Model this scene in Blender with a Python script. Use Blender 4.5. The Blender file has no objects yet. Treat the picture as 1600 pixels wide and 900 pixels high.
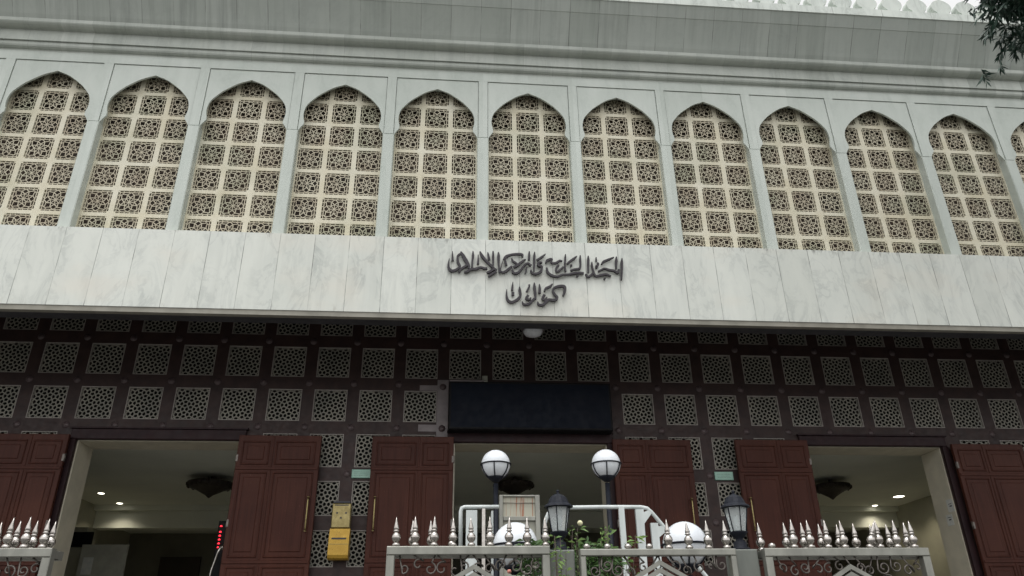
import bpy, math, random
from mathutils import Matrix, Vector, noise
random.seed(7)
scene = bpy.context.scene
C = scene.collection
E = 1.6                      # eye height above the street
# ------------------------------------------------------------------ camera
cam_d = bpy.data.cameras.new('camera')
cam = bpy.data.objects.new('camera', cam_d)
C.objects.link(cam)
pitch, yaw, roll = 0.453273, 0.093637, -0.014961
fw = Vector((math.sin(yaw)*math.cos(pitch), math.cos(yaw)*math.cos(pitch), math.sin(pitch)))
rt = Vector((math.cos(yaw), -math.sin(yaw), 0))
up = rt.cross(fw)
rt2 = math.cos(roll)*rt + math.sin(roll)*up
up2 = -math.sin(roll)*rt + math.cos(roll)*up
m3 = Matrix((rt2, up2, -fw)).transposed()
cam.matrix_world = Matrix.Translation((0, 0, E)) @ m3.to_4x4()
cam_d.sensor_width = 36
cam_d.lens = 1178.448/1600*36
cam_d.clip_start = 0.05
cam_d.clip_end = 2000
scene.camera = cam
# ------------------------------------------------------------------ light
world = bpy.data.worlds.new('World')
scene.world = world
world.use_nodes = True
wn = world.node_tree
wn.nodes.clear()
sky = wn.nodes.new('ShaderNodeTexSky')
sky.sky_type = 'NISHITA'
sky.sun_disc = False
sky.sun_elevation = math.radians(76)
sky.sun_rotation = math.radians(200)
sky.air_density = 1.0
sky.dust_density = 3.0
hs = wn.nodes.new('ShaderNodeHueSaturation')
hs.inputs['Saturation'].default_value = 0.0
hs.inputs['Value'].default_value = 1.8     # overcast: brighter and greyer than clear sky
bg = wn.nodes.new('ShaderNodeBackground')
bg.inputs['Strength'].default_value = 0.15
wo = wn.nodes.new('ShaderNodeOutputWorld')
wn.links.new(sky.outputs[0], hs.inputs['Color'])
wn.links.new(hs.outputs[0], bg.inputs['Color'])
wn.links.new(bg.outputs[0], wo.inputs['Surface'])
sd = bpy.data.lights.new('overcast_sun', 'SUN')
sd.energy = 0.5
sd.angle = math.radians(40)
sd.color = (1, 0.98, 0.94)
so = bpy.data.objects.new('overcast_sun', sd)
C.objects.link(so)
az = math.radians(200)       # direction the sun stands in, clockwise from +Y
el = math.radians(76)
dirv = Vector((math.sin(az)*math.cos(el), math.cos(az)*math.cos(el), math.sin(el)))
so.rotation_euler = dirv.to_track_quat('Z', 'Y').to_euler()
so.location = dirv*30
scene.view_settings.view_transform = 'Standard'
scene.view_settings.look = 'None'
scene.view_settings.exposure = 0.12
scene.view_settings.gamma = 1.0
scene.render.engine = 'CYCLES'
scene.cycles.max_bounces = 8
scene.cycles.diffuse_bounces = 5
# ------------------------------------------------------------------ materials
def nd(nt, t, **k):
    n = nt.nodes.new(t)
    for a, v in k.items():
        if a.startswith('i_'):
            n.inputs[a[2:].replace('_', ' ')].default_value = v
        else:
            setattr(n, a, v)
    return n
def math_n(nt, op, a, b=None, c=None):
    n = nt.nodes.new('ShaderNodeMath'); n.operation = op
    for i, v in enumerate((a, b, c)):
        if v is None: continue
        if hasattr(v, 'is_linked') or hasattr(v, 'links'): nt.links.new(v, n.inputs[i])
        else: n.inputs[i].default_value = v
    return n.outputs[0]
def mixc(nt, fac, a, b):
    n = nt.nodes.new('ShaderNodeMix'); n.data_type = 'RGBA'
    for s, v in ((0, fac), (6, a), (7, b)):
        if hasattr(v, 'links'): nt.links.new(v, n.inputs[s])
        else: n.inputs[s].default_value = v if s == 0 else (*v, 1)
    return n.outputs[2]
def ramp(nt, fac, lo, hi, a=0.0, b=1.0):
    n = nt.nodes.new('ShaderNodeMapRange'); n.clamp = True
    nt.links.new(fac, n.inputs[0])
    n.inputs[1].default_value = lo; n.inputs[2].default_value = hi
    n.inputs[3].default_value = a; n.inputs[4].default_value = b
    return n.outputs[0]
def noise_n(nt, vec, scale, detail=4, rough=0.55, dist=0.0, dim='3D'):
    n = nt.nodes.new('ShaderNodeTexNoise'); n.noise_dimensions = dim
    n.inputs['Scale'].default_value = scale; n.inputs['Detail'].default_value = detail
    n.inputs['Roughness'].default_value = rough; n.inputs['Distortion'].default_value = dist
    nt.links.new(vec, n.inputs['Vector'])
    return n.outputs['Fac']
def vscale(nt, vec, s, add=(0, 0, 0)):
    n = nt.nodes.new('ShaderNodeMapping'); nt.links.new(vec, n.inputs[0])
    n.inputs['Scale'].default_value = s; n.inputs['Location'].default_value = add
    return n.outputs[0]
def base(name, color=(.5, .5, .5), rough=.6, metal=0.0, spec=.5):
    m = bpy.data.materials.new(name); m.use_nodes = True
    nt = m.node_tree; b = nt.nodes['Principled BSDF']
    b.inputs['Base Color'].default_value = (*color, 1)
    b.inputs['Roughness'].default_value = rough
    b.inputs['Metallic'].default_value = metal
    b.inputs['Specular IOR Level'].default_value = spec
    g = nt.nodes.new('ShaderNodeNewGeometry').outputs['Position']
    return m, nt, b, g
def bump(nt, b, h, strength=.3, dist=.01):
    n = nt.nodes.new('ShaderNodeBump'); n.inputs['Strength'].default_value = strength
    n.inputs['Distance'].default_value = dist
    nt.links.new(h, n.inputs['Height']); nt.links.new(n.outputs[0], b.inputs['Normal'])
def mottled(name, c1, c2, scale=6, rough=.6, metal=0.0, bstr=.15, lo=.35, hi=.65, sc=(1, 1, 1), spec=.5):
    m, nt, b, g = base(name, c1, rough, metal, spec)
    v = vscale(nt, g, sc)
    f = noise_n(nt, v, scale, 6, .6)
    nt.links.new(mixc(nt, ramp(nt, f, lo, hi), c1, c2), b.inputs['Base Color'])
    f2 = noise_n(nt, v, scale*3, 3)
    nt.links.new(ramp(nt, f2, .3, .7, max(rough-.1, .02), min(rough+.12, 1)), b.inputs['Roughness'])
    if bstr: bump(nt, b, f2, bstr, .004)
    return m
def sepx(nt, g):
    s = nt.nodes.new('ShaderNodeSeparateXYZ'); nt.links.new(g, s.inputs[0]); return s.outputs
def per_object(m, amt=.25, tint=(.30, .33, .22)):
    nt = m.node_tree; b = nt.nodes['Principled BSDF']; src = b.inputs['Base Color'].links[0].from_socket
    g = nt.nodes.new('ShaderNodeNewGeometry').outputs['Position']
    n = noise_n(nt, vscale(nt, g, (1, 1, 1.2)), 1.1, 2)
    c = mixc(nt, math_n(nt, 'MULTIPLY', ramp(nt, n, .52, .64), amt), src, tint)
    n2 = noise_n(nt, vscale(nt, g, (14, 3, .9)), 1.0, 4)
    c = mixc(nt, math_n(nt, 'MULTIPLY', ramp(nt, n2, .58, .75), amt), c, (.22, .19, .13))
    nt.links.new(c, b.inputs['Base Color'])
def slab_stone(name, c1, c2, vein, pitch, off, zj=None, vscl=1.6, stain=0.0, joint=(.12, .12, .11), jw=.006, rough=.35, jstr=.8, warm=0.0, grime=0.0):
    """Stone cladding cut into upright slabs along X with open joints."""
    m, nt, b, g = base(name, c1, rough)
    x, y, z = sepx(nt, g)
    wob = noise_n(nt, g, .9, 2)
    u = math_n(nt, 'DIVIDE', math_n(nt, 'SUBTRACT', x, off), pitch)
    fl = math_n(nt, 'FLOOR', u); fr = math_n(nt, 'SUBTRACT', u, fl)
    d = math_n(nt, 'MINIMUM', fr, math_n(nt, 'SUBTRACT', 1.0, fr))
    # per-slab shift of the veins
    wn_ = nt.nodes.new('ShaderNodeTexWhiteNoise'); wn_.noise_dimensions = '1D'
    nt.links.new(fl, wn_.inputs['W'])
    cmb = nt.nodes.new('ShaderNodeVectorMath'); cmb.operation = 'MULTIPLY_ADD'
    nt.links.new(wn_.outputs['Color'], cmb.inputs[0]); cmb.inputs[1].default_value = (9, 9, 9)
    nt.links.new(g, cmb.inputs[2])
    vv = nt.nodes.new('ShaderNodeMapping'); nt.links.new(cmb.outputs[0], vv.inputs[0])
    vv.inputs['Rotation'].default_value = (0, .6, 0); vv.inputs['Scale'].default_value = (1.7, 1, .8)
    n1 = noise_n(nt, vv.outputs[0], vscl, 8, .62, 1.4)
    a = math_n(nt, 'ABSOLUTE', math_n(nt, 'SUBTRACT', n1, .5))
    veinf = ramp(nt, a, 0.0, .05, 1.0, 0.0)
    cloud = noise_n(nt, vv.outputs[0], vscl*.8, 5, .6, .6)
    col = mixc(nt, ramp(nt, cloud, .3, .7), c1, c2)
    col = mixc(nt, math_n(nt, 'MULTIPLY', veinf, math_n(nt, 'MULTIPLY', ramp(nt, cloud, .35, .7), .55)), col, vein)
    # slab to slab tone
    tone = ramp(nt, wn_.outputs['Value'], 0, 1, -.06, .06)
    bc = nt.nodes.new('ShaderNodeBrightContrast'); nt.links.new(col, bc.inputs[0]); nt.links.new(math_n(nt, 'MULTIPLY', tone, .5), bc.inputs[1])
    col = bc.outputs[0]
    if warm:
        wf = noise_n(nt, vscale(nt, g, (.5, 1, .9)), 1.2, 3)
        col = mixc(nt, math_n(nt, 'MULTIPLY', ramp(nt, wf, .55, .75), warm), col, (.72, .62, .5))
    if stain:
        sn = noise_n(nt, vscale(nt, g, (9, .4, .35)), 1.0, 6, .65)
        big = noise_n(nt, vscale(nt, g, (.5, .5, .5)), 1.0, 3)
        sf = math_n(nt, 'MULTIPLY', ramp(nt, sn, .46, .75), ramp(nt, big, .38, .62, .1, 1))
        col = mixc(nt, math_n(nt, 'MULTIPLY', sf, stain), col, (.13, .145, .13))
    jn = noise_n(nt, vscale(nt, g, (2.5, 2.5, 3.5)), 1.0, 3)
    j = math_n(nt, 'LESS_THAN', d, jw/pitch)
    jf = math_n(nt, 'MULTIPLY', j, ramp(nt, jn, .35, .62, .15*jstr, jstr))
    if zj:
        for zz in zj:
            k = math_n(nt, 'LESS_THAN', math_n(nt, 'ABSOLUTE', math_n(nt, 'SUBTRACT', z, zz)), .004)
            jf = math_n(nt, 'MAXIMUM', jf, math_n(nt, 'MULTIPLY', k, ramp(nt, jn, .4, .6, .1, .6)))
    col = mixc(nt, jf, col, joint)
    if grime:
        gn = noise_n(nt, vscale(nt, g, (7, 1, 2.2)), 1.0, 5, .7)
        gz = math_n(nt, 'MULTIPLY', ramp(nt, z, grime-.11, grime, 0, 1), ramp(nt, gn, .56, .70))
        col = mixc(nt, math_n(nt, 'MULTIPLY', gz, .8), col, (.10, .10, .09))
        gz = math_n(nt, 'MULTIPLY', ramp(nt, z, grime-1.2, grime-1.08, 1, 0), ramp(nt, gn, .58, .74))
        col = mixc(nt, math_n(nt, 'MULTIPLY', gz, .5), col, (.25, .23, .18))
    nt.links.new(col, b.inputs['Base Color'])
    nt.links.new(ramp(nt, cloud, .3, .7, rough-.07, rough+.15), b.inputs['Roughness'])
    bump(nt, b, math_n(nt, 'SUBTRACT', math_n(nt, 'MULTIPLY', noise_n(nt, g, 14, 4), .25), jf), .35, .004)
    return m
M = {}
M['band'] = slab_stone('band_marble', (.67, .69, .635), (.58, .605, .56), (.36, .385, .365), .4935, -.95, vscl=1.5, stain=.16, warm=.30, jw=.0045, jstr=.85, grime=7.137)
M['wall'] = slab_stone('arcade_marble', (.52, .56, .515), (.475, .52, .475), (.42, .46, .42), .75, .49, vscl=2.2, stain=.10, jw=.0, rough=.4)
M['cove'] = slab_stone('cove_stone', (.44, .475, .435), (.40, .435, .40), (.36, .385, .36), .497, -.07, vscl=1.2, stain=.5, rough=.6, jw=.005, jstr=.75)
M['cornice'] = slab_stone('cornice_stone', (.46, .49, .445), (.40, .43, .39), (.33, .35, .33), .497, .17, vscl=1.4, stain=.3, rough=.55, jw=.003, jstr=.4)
M['rim'] = slab_stone('rim_stone', (.62, .66, .61), (.52, .56, .52), (.3, .33, .3), .9, .2, vscl=2, stain=.45, rough=.6, jw=.004)
M['cream'] = mottled('cream_lattice', (.60, .55, .405), (.68, .65, .53), 1.7, .55, bstr=.1)
M['tile'] = mottled('carved_lattice', (.43, .37, .27), (.58, .54, .41), 2.6, .6, bstr=.1)
per_object(M['cream'], .22); per_object(M['tile'], .5)
M['void'] = mottled('dark_room_backing', (.11, .075, .052), (.055, .045, .036), 1.2, .7)
M['unlit'] = mottled('unlit_void', (.012, .011, .010), (.008, .008, .008), 2, .9, spec=.1)
M['drip'] = mottled('drip_stone', (.30, .285, .24), (.22, .21, .175), 4, .6)
M['hallwall_dim'] = mottled('hall_wall_dimmed', (.17, .165, .13), (.13, .125, .10), 1.5, .7)  # hall wall colour darkened to stand for the dimness deep in the hall
M['granite'] = mottled('red_granite', (.044, .025, .022), (.027, .016, .015), 5, .5, bstr=.05, spec=.3)
M['boss'] = mottled('pale_granite', (.085, .058, .058), (.06, .042, .043), 14, .5)
M['lat2'] = mottled('grey_lattice', (.27, .255, .21), (.18, .175, .148), 2.6, .6, bstr=.1)
M['lat2rim'] = mottled('grey_lattice_rim', (.33, .30, .27), (.24, .22, .2), 2.6, .6, bstr=.1)
M['palestone'] = mottled('pale_stone', (.22, .19, .19), (.15, .13, .13), 5, .5)
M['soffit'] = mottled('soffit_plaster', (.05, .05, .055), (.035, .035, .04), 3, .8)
M['door'] = None
def wood():
    m, nt, b, g = base('red_brown_wood', (.1, .03, .025), .42, 0, .14)
    n = noise_n(nt, vscale(nt, g, (22, 22, .9)), 1.4, 7, .7, .5)
    n2 = noise_n(nt, g, 1.3, 3)
    c = mixc(nt, ramp(nt, n, .3, .7), (.068, .021, .014), (.038, .013, .009))
    c = mixc(nt, math_n(nt, 'MULTIPLY', ramp(nt, n2, .4, .7), .5), c, (.088, .030, .018))
    sp = noise_n(nt, g, 60, 2)
    c = mixc(nt, math_n(nt, 'MULTIPLY', ramp(nt, sp, .70, .74), .5), c, (.22, .13, .1))
    nt.links.new(c, b.inputs['Base Color'])
    nt.links.new(ramp(nt, n, .2, .8, .34, .52), b.inputs['Roughness'])
    bump(nt, b, n, .12, .003)
    return m
M['door'] = wood()
M['lintel'] = mottled('dark_lintel', (.028, .013, .014), (.02, .010, .012), 4, .5, spec=.2)
M['jamb'] = mottled('beige_marble', (.55, .51, .40), (.46, .43, .34), 3.5, .4, bstr=.05)
M['plaster'] = mottled('hall_plaster', (.78, .80, .72), (.70, .72, .65), .8, .8, bstr=.03)
M['hallfloor'] = mottled('hall_floor', (.62, .60, .53), (.54, .52, .46), 2, .35)
M['hallwall'] = mottled('hall_wall', (.40, .39, .30), (.33, .32, .25), 1.2, .7)
M['darkwood'] = mottled('dark_wood', (.03, .02, .015), (.02, .014, .01), 4, .5)
M['board'] = mottled('display_face', (.003, .006, .013), (.003, .005, .011), 3, .5, bstr=0, spec=.12)
M['blackplastic'] = mottled('black_frame', (.006, .006, .007), (.009, .009, .01), 8, .6, spec=.15)
M['iron'] = mottled('black_iron', (.010, .012, .018), (.018, .02, .028), 30, .5, bstr=.3, spec=.15)
M['steel'] = mottled('polished_steel', (.54, .51, .48), (.40, .37, .34), 30, .22, 1.0, bstr=.05)
M['gate'] = mottled('grey_gate_metal', (.30, .30, .265), (.22, .22, .195), 9, .38, .55, bstr=.1, sc=(1, 1, .4))
M['scroll'] = mottled('scroll_iron', (.17, .15, .135), (.10, .09, .08), 20, .4, .7)
M['post'] = mottled('post_stone', (.165, .175, .155), (.125, .135, .12), 7, .55, bstr=.2, sc=(1, 1, .4))
M['whitepaint'] = mottled('white_painted_metal', (.62, .66, .65), (.50, .54, .53), 9, .35, bstr=.1, sc=(1, 1, .3))
M['opal'] = mottled('opal_globe', (.74, .77, .80), (.68, .71, .75), 5, .25, bstr=.02)
M['gold'] = mottled('golden_paint', (.50, .31, .045), (.42, .25, .035), 8, .32, .35, bstr=.05)
M['brass'] = mottled('dull_brass', (.33, .27, .12), (.24, .19, .08), 10, .3, .7, bstr=.1)
M['bronze'] = mottled('dark_bronze', (.016, .012, .018), (.034, .028, .034), 18, .6, 0, bstr=.2)
M['plaque'] = mottled('mint_plaque', (.30, .50, .41), (.25, .43, .35), 12, .4)
M['cream2'] = mottled('board_enamel', (.36, .355, .29), (.29, .29, .24), 6, .5)
M['paper'] = mottled('paper', (.55, .55, .5), (.45, .47, .45), 20, .8)
M['ink'] = base('ink', (.05, .05, .06), .7)[0]
M['pave'] = mottled('street_paving', (.13, .128, .12), (.09, .088, .083), .8, .8, bstr=.3)
M['plinth'] = mottled('plinth_granite', (.20, .185, .175), (.15, .14, .13), 3, .5)
M['bark'] = mottled('bark', (.10, .075, .055), (.06, .045, .035), 6, .9, bstr=.6, sc=(1, 1, .2))
def leafmat(name, c1, c2):
    m, nt, b, g = base(name, c1, .5)
    n = noise_n(nt, g, 9, 3)
    nt.links.new(mixc(nt, ramp(nt, n, .35, .65), c1, c2), b.inputs['Base Color'])
    b.inputs['Transmission Weight'].default_value = 0
    b.inputs['Subsurface Weight'].default_value = 0
    return m
M['leaf'] = leafmat('shrub_leaf', (.09, .17, .045), (.045, .10, .03))
M['leaf2'] = leafmat('bright_leaf', (.19, .30, .07), (.10, .19, .05))
M['treeleaf'] = leafmat('tree_leaf', (.020, .050, .036), (.035, .075, .050))
M['bloom'] = base('pale_bloom', (.75, .72, .45), .6)[0]
M['pinkbloom'] = base('pink_bloom', (.65, .25, .2), .6)[0]
def rustm():
    m, nt, b, g = base('rust_streaked_enamel', (.40, .385, .30), .55)
    n = noise_n(nt, vscale(nt, g, (42, 3, 1.6)), 1.0, 4, .6)
    c = mixc(nt, ramp(nt, n, .55, .66), (.42, .41, .33), (.30, .075, .02))
    nt.links.new(c, b.inputs['Base Color'])
    return m
M['rust'] = rustm()
def glassm():
    m, nt, b, g = base('lantern_glass', (.75, .8, .8), .12)
    b.inputs['Transmission Weight'].default_value = .55
    b.inputs['IOR'].default_value = 1.15
    n = noise_n(nt, g, 30, 3)
    nt.links.new(ramp(nt, n, .3, .7, .08, .35), b.inputs['Roughness'])
    return m
M['glass'] = glassm()
def emis(name, col, s):
    m, nt, b, g = base(name, col, .5)
    b.inputs['Emission Color'].default_value = (*col, 1); b.inputs['Emission Strength'].default_value = s
    return m
M['lampon'] = emis('downlight_glow', (1, .95, .8), 6.0)
M['red'] = emis('red_led', (1, .03, .05), 2.2)
# ------------------------------------------------------------------ mesh builder
class MB:
    def __init__(s): s.v = []; s.f = []; s.sm = []; s.mi = []
    def add(s, vs, fs, smooth=False, mi=0):
        o = len(s.v); s.v += [tuple(p) for p in vs]
        for f in fs: s.f.append(tuple(i+o for i in f)); s.sm.append(smooth); s.mi.append(mi)
        return s
    def box(s, x0, x1, y0, y1, z0, z1, mi=0):
        vs = [(x, y, z) for z in (z0, z1) for y in (y0, y1) for x in (x0, x1)]
        return s.add(vs, [(0, 2, 3, 1), (4, 5, 7, 6), (0, 1, 5, 4), (2, 6, 7, 3), (0, 4, 6, 2), (1, 3, 7, 5)], False, mi)
    def cham(s, x0, x1, y0, y1, z0, z1, c=.01, mi=0):
        """box with chamfered front (-Y) edges"""
        vs = [(x0, y0+c, z0), (x1, y0+c, z0), (x1, y0+c, z1), (x0, y0+c, z1), (x0+c, y0, z0+c), (x1-c, y0, z0+c), (x1-c, y0, z1-c), (x0+c, y0, z1-c),
              (x0, y1, z0), (x1, y1, z0), (x1, y1, z1), (x0, y1, z1)]
        fs = [(4, 5, 6, 7), (0, 1, 5, 4), (1, 2, 6, 5), (2, 3, 7, 6), (3, 0, 4, 7), (0, 8, 9, 1), (1, 9, 10, 2), (2, 10, 11, 3), (3, 11, 8, 0), (8, 11, 10, 9)]
        return s.add(vs, fs, False, mi)
    def prism_y(s, pts, y0, y1, mi=0):
        """polygon in XZ (counter-clockwise seen from -Y) pushed along Y"""
        n = len(pts); vs = [(x, y0, z) for x, z in pts]+[(x, y1, z) for x, z in pts]
        fs = [tuple(range(n)), tuple(range(2*n-1, n-1, -1))]+[(i, i+n, (i+1) % n+n, (i+1) % n) for i in range(n)]
        return s.add(vs, fs, False, mi)
    def prism_x(s, pts, x0, x1, mi=0):
        n = len(pts); vs = [(x0, y, z) for y, z in pts]+[(x1, y, z) for y, z in pts]
        fs = [tuple(range(n)), tuple(range(2*n-1, n-1, -1))]+[(i, i+n, (i+1) % n+n, (i+1) % n) for i in range(n)]
        return s.add(vs, fs, False, mi)
    def seg(s, a, b, w, y0, y1, mi=0):
        """flat bar in XZ between a and b, from depth y0 (front) to y1, no back face"""
        dx, dz = b[0]-a[0], b[1]-a[1]; L = math.hypot(dx, dz) or 1; nx, nz = -dz/L*w/2, dx/L*w/2
        ex, ez = dx/L*w*.35, dz/L*w*.35
        q = [(a[0]-ex+nx, a[1]-ez+nz), (a[0]-ex-nx, a[1]-ez-nz), (b[0]+ex-nx, b[1]+ez-nz), (b[0]+ex+nx, b[1]+ez+nz)]
        vs = [(x, y0, z) for x, z in q]+[(x, y1, z) for x, z in q]
        return s.add(vs, [(0, 1, 2, 3), (1, 0, 4, 5), (3, 2, 6, 7)], False, mi)
    def tube(s, pts, r, n=8, mi=0, cap=True):
        pts = [Vector(p) for p in pts]; rs = r if isinstance(r, (list, tuple)) else [r]*len(pts)
        vs = []; up0 = None
        for i, p in enumerate(pts):
            t = (pts[min(i+1, len(pts)-1)]-pts[max(i-1, 0)]).normalized()
            if up0 is None:
                up0 = Vector((0, 0, 1)) if abs(t.z) < .9 else Vector((1, 0, 0))
            a = (up0-t*up0.dot(t)).normalized(); up0 = a; bb = t.cross(a)
            for k in range(n):
                an = 2*math.pi*k/n; vs.append(p+(a*math.cos(an)+bb*math.sin(an))*rs[i])
        fs = []
        for i in range(len(pts)-1):
            for k in range(n):
                fs.append((i*n+k, i*n+(k+1) % n, (i+1)*n+(k+1) % n, (i+1)*n+k))
        s.add(vs, fs, True, mi)
        if cap:
            o = len(s.v)-len(vs)
            s.f += [tuple(o+k for k in range(n-1, -1, -1)), tuple(o+(len(pts)-1)*n+k for k in range(n))]; s.sm += [False]*2; s.mi += [mi]*2
        return s
    def lathe(s, prof, c=(0, 0, 0), n=20, mi=0, smooth=True, rot=0):
        vs = []
        for r, z in prof:
            for k in range(n):
                a = 2*math.pi*k/n+rot; vs.append((c[0]+r*math.cos(a), c[1]+r*math.sin(a), c[2]+z))
        fs = []
        for i in range(len(prof)-1):
            for k in range(n):
                fs.append((i*n+k, i*n+(k+1) % n, (i+1)*n+(k+1) % n, (i+1)*n+k))
        fs.append(tuple(range(n-1, -1, -1))); fs.append(tuple((len(prof)-1)*n+k for k in range(n)))
        s.add(vs, fs, smooth, mi); s.sm[-1] = s.sm[-2] = False
        return s
    def grid_wall(s, xs, zs, y0, y1, hole, mi=0):
        """wall in XZ with rectangular openings; reveals included"""
        nx, nz = len(xs)-1, len(zs)-1
        H = [[hole((xs[i]+xs[i+1])/2, (zs[j]+zs[j+1])/2) for j in range(nz)] for i in range(nx)]
        for i in range(nx):
            for j in range(nz):
                a, b, c, d = xs[i], xs[i+1], zs[j], zs[j+1]
                if H[i][j]: continue
                s.add([(a, y0, c), (b, y0, c), (b, y0, d), (a, y0, d)], [(0, 1, 2, 3)], False, mi)
                s.add([(a, y1, c), (b, y1, c), (b, y1, d), (a, y1, d)], [(3, 2, 1, 0)], False, mi)
                if i == 0 or H[i-1][j]: s.add([(a, y0, c), (a, y0, d), (a, y1, d), (a, y1, c)], [(0, 1, 2, 3)], False, mi)
                if i == nx-1 or H[i+1][j]: s.add([(b, y0, c), (b, y1, c), (b, y1, d), (b, y0, d)], [(0, 1, 2, 3)], False, mi)
                if j == 0 or H[i][j-1]: s.add([(a, y0, c), (a, y1, c), (b, y1, c), (b, y0, c)], [(0, 1, 2, 3)], False, mi)
                if j == nz-1 or H[i][j+1]: s.add([(a, y0, d), (b, y0, d), (b, y1, d), (a, y1, d)], [(0, 1, 2, 3)], False, mi)
        return s
    def mesh(s, name, mats):
        me = bpy.data.meshes.new(name); me.from_pydata(s.v, [], s.f)
        for m in (mats if isinstance(mats, (list, tuple)) else [mats]): me.materials.append(m)
        me.polygons.foreach_set('use_smooth', s.sm); me.polygons.foreach_set('material_index', s.mi); me.update()
        return me
    def build(s, name, mats, parent=None, label=None, kind=None, loc=(0, 0, 0)):
        o = bpy.data.objects.new(name, s.mesh(name, mats)); C.objects.link(o)
        if parent: o.parent = parent
        o.location = loc
        if label: o['label'] = label
        if kind: o['kind'] = kind
        return o
def tag(o, label, cat, group=None):
    o['label'] = label; o['category'] = cat
    if group: o['group'] = group
    return o
def thing(name, label, cat, loc=(0, 0, 0), group=None, rz=0):
    o = bpy.data.objects.new(name, None); C.objects.link(o); o.location = loc; o.rotation_euler = (0, 0, rz)
    o.empty_display_size = .1
    return tag(o, label, cat, group)
def inst(src, name, loc, parent=None):
    o = src.copy(); o.name = name; C.objects.link(o); o.location = loc; o.parent = parent; return o
def dup(root, loc, label, rz=None):
    r = root.copy(); C.objects.link(r); r.location = loc; r['label'] = label
    if rz is not None: r.rotation_euler = (0, 0, rz)
    for ch in list(root.children):
        c = ch.copy(); C.objects.link(c); c.parent = r
        for g in list(ch.children):
            d = g.copy(); C.objects.link(d); d.parent = c
    return r
# ------------------------------------------------------------------ ground
g = MB(); g.add([(-400, -400, 0), (400, -400, 0), (400, 400, 0), (-400, 400, 0)], [(0, 1, 2, 3)])
g.build('ground', M['pave'], kind='structure')
# ------------------------------------------------------------------ the mosque
D = 9.815; DW = 11.818; FLOOR = 1.85
BX, BW = 1.24, 1.5
XL, XR = BX-7.5*BW, BX+8.5*BW
mosque = thing('mosque', 'pale marble mosque with a row of pointed arch windows above dark red granite doors', 'building', (BX, D, 0))
def part(mb, name, mats, label=None, kind=None, parent=None):
    p = parent or mosque
    o = mb.build(name, mats, None, label, kind)
    o.parent = p
    # children are built in world coordinates
    o.matrix_parent_inverse = Matrix.Translation(p_world(p)).inverted()
    return o
def p_world(p):
    v = Vector(p.location)
    if p.parent: v += p_world(p.parent)+Vector(p.matrix_parent_inverse.translation)
    return v
# arcade: one arch panel per bay, piers between
ZT, ZC, ZG = 5.537+E, 7.48+E, 8.63+E
hw = [(.66, 7.48), (.622, 7.55), (.587, 7.60), (.588, 7.66), (.603, 7.72), (.611, 7.79), (.607, 7.86), (.593, 7.93), (.568, 7.99), (.53, 8.045), (.483, 8.105), (.42, 8.175), (.35, 8.235), (.28, 8.29), (.21, 8.34), (.14, 8.378), (.07, 8.405), (0, 8.436)]
hw = [(a, z+E) for a, z in hw]
aw = MB(); YP = D+.014; YB = D+.045
for k in range(-7, 9):
    cx = BX+k*BW
    for sg in (-1, 1):
        o = len(aw.v)
        vs = []
        for a, z in hw: vs += [(cx+sg*.668, YP, z), (cx+sg*a, YP, z), (cx+sg*a, YB, z)]
        fs = []
        for i in range(len(hw)-1):
            p = i*3; q = p+3
            f1 = (p, p+1, q+1, q); f2 = (p+1, p+2, q+2, q+1)
            fs += [f1, f2] if sg < 0 else [f1[::-1], f2[::-1]]
        aw.add(vs, fs, False)
        # underside of the notch
        f = [(cx+sg*.668, YP, ZC), (cx+sg*.66, YP, ZC), (cx+sg*.66, YB, ZC), (cx+sg*.668, YB, ZC)]
        aw.add(f, [(0, 1, 2, 3)])
    aw.add([(cx-.668, YP, hw[-1][1]), (cx+.668, YP, hw[-1][1]), (cx+.668, YP, ZG-.009), (cx-.668, YP, ZG-.009)], [(0, 1, 2, 3)])
part(aw, 'arcade_panel', M['wall'])
pr = MB()
for k in range(-7, 10):
    cx = BX+(k-.5)*BW
    pr = MB()
    pr.cham(cx-.09, cx+.09, D-.002, D+.153, ZT-.3, ZC-.0, .012)
    pr.box(cx-.074, cx+.074, D, D+.153, ZC, ZG)
    pr.box(cx-.10, cx+.10, D+.0452, D+.0550, ZC+.005, 8.60+E)
    part(pr, 'pier', M['wall'])
tb = MB(); tb.box(XL, XR, D-.001, D+.153, ZG, 8.90+E)
tb.box(XL, XR, D+.045, D+.055, 8.60+E, ZG-.001)      # backing seen in the grooves
part(tb, 'frieze', M['wall'])
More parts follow.
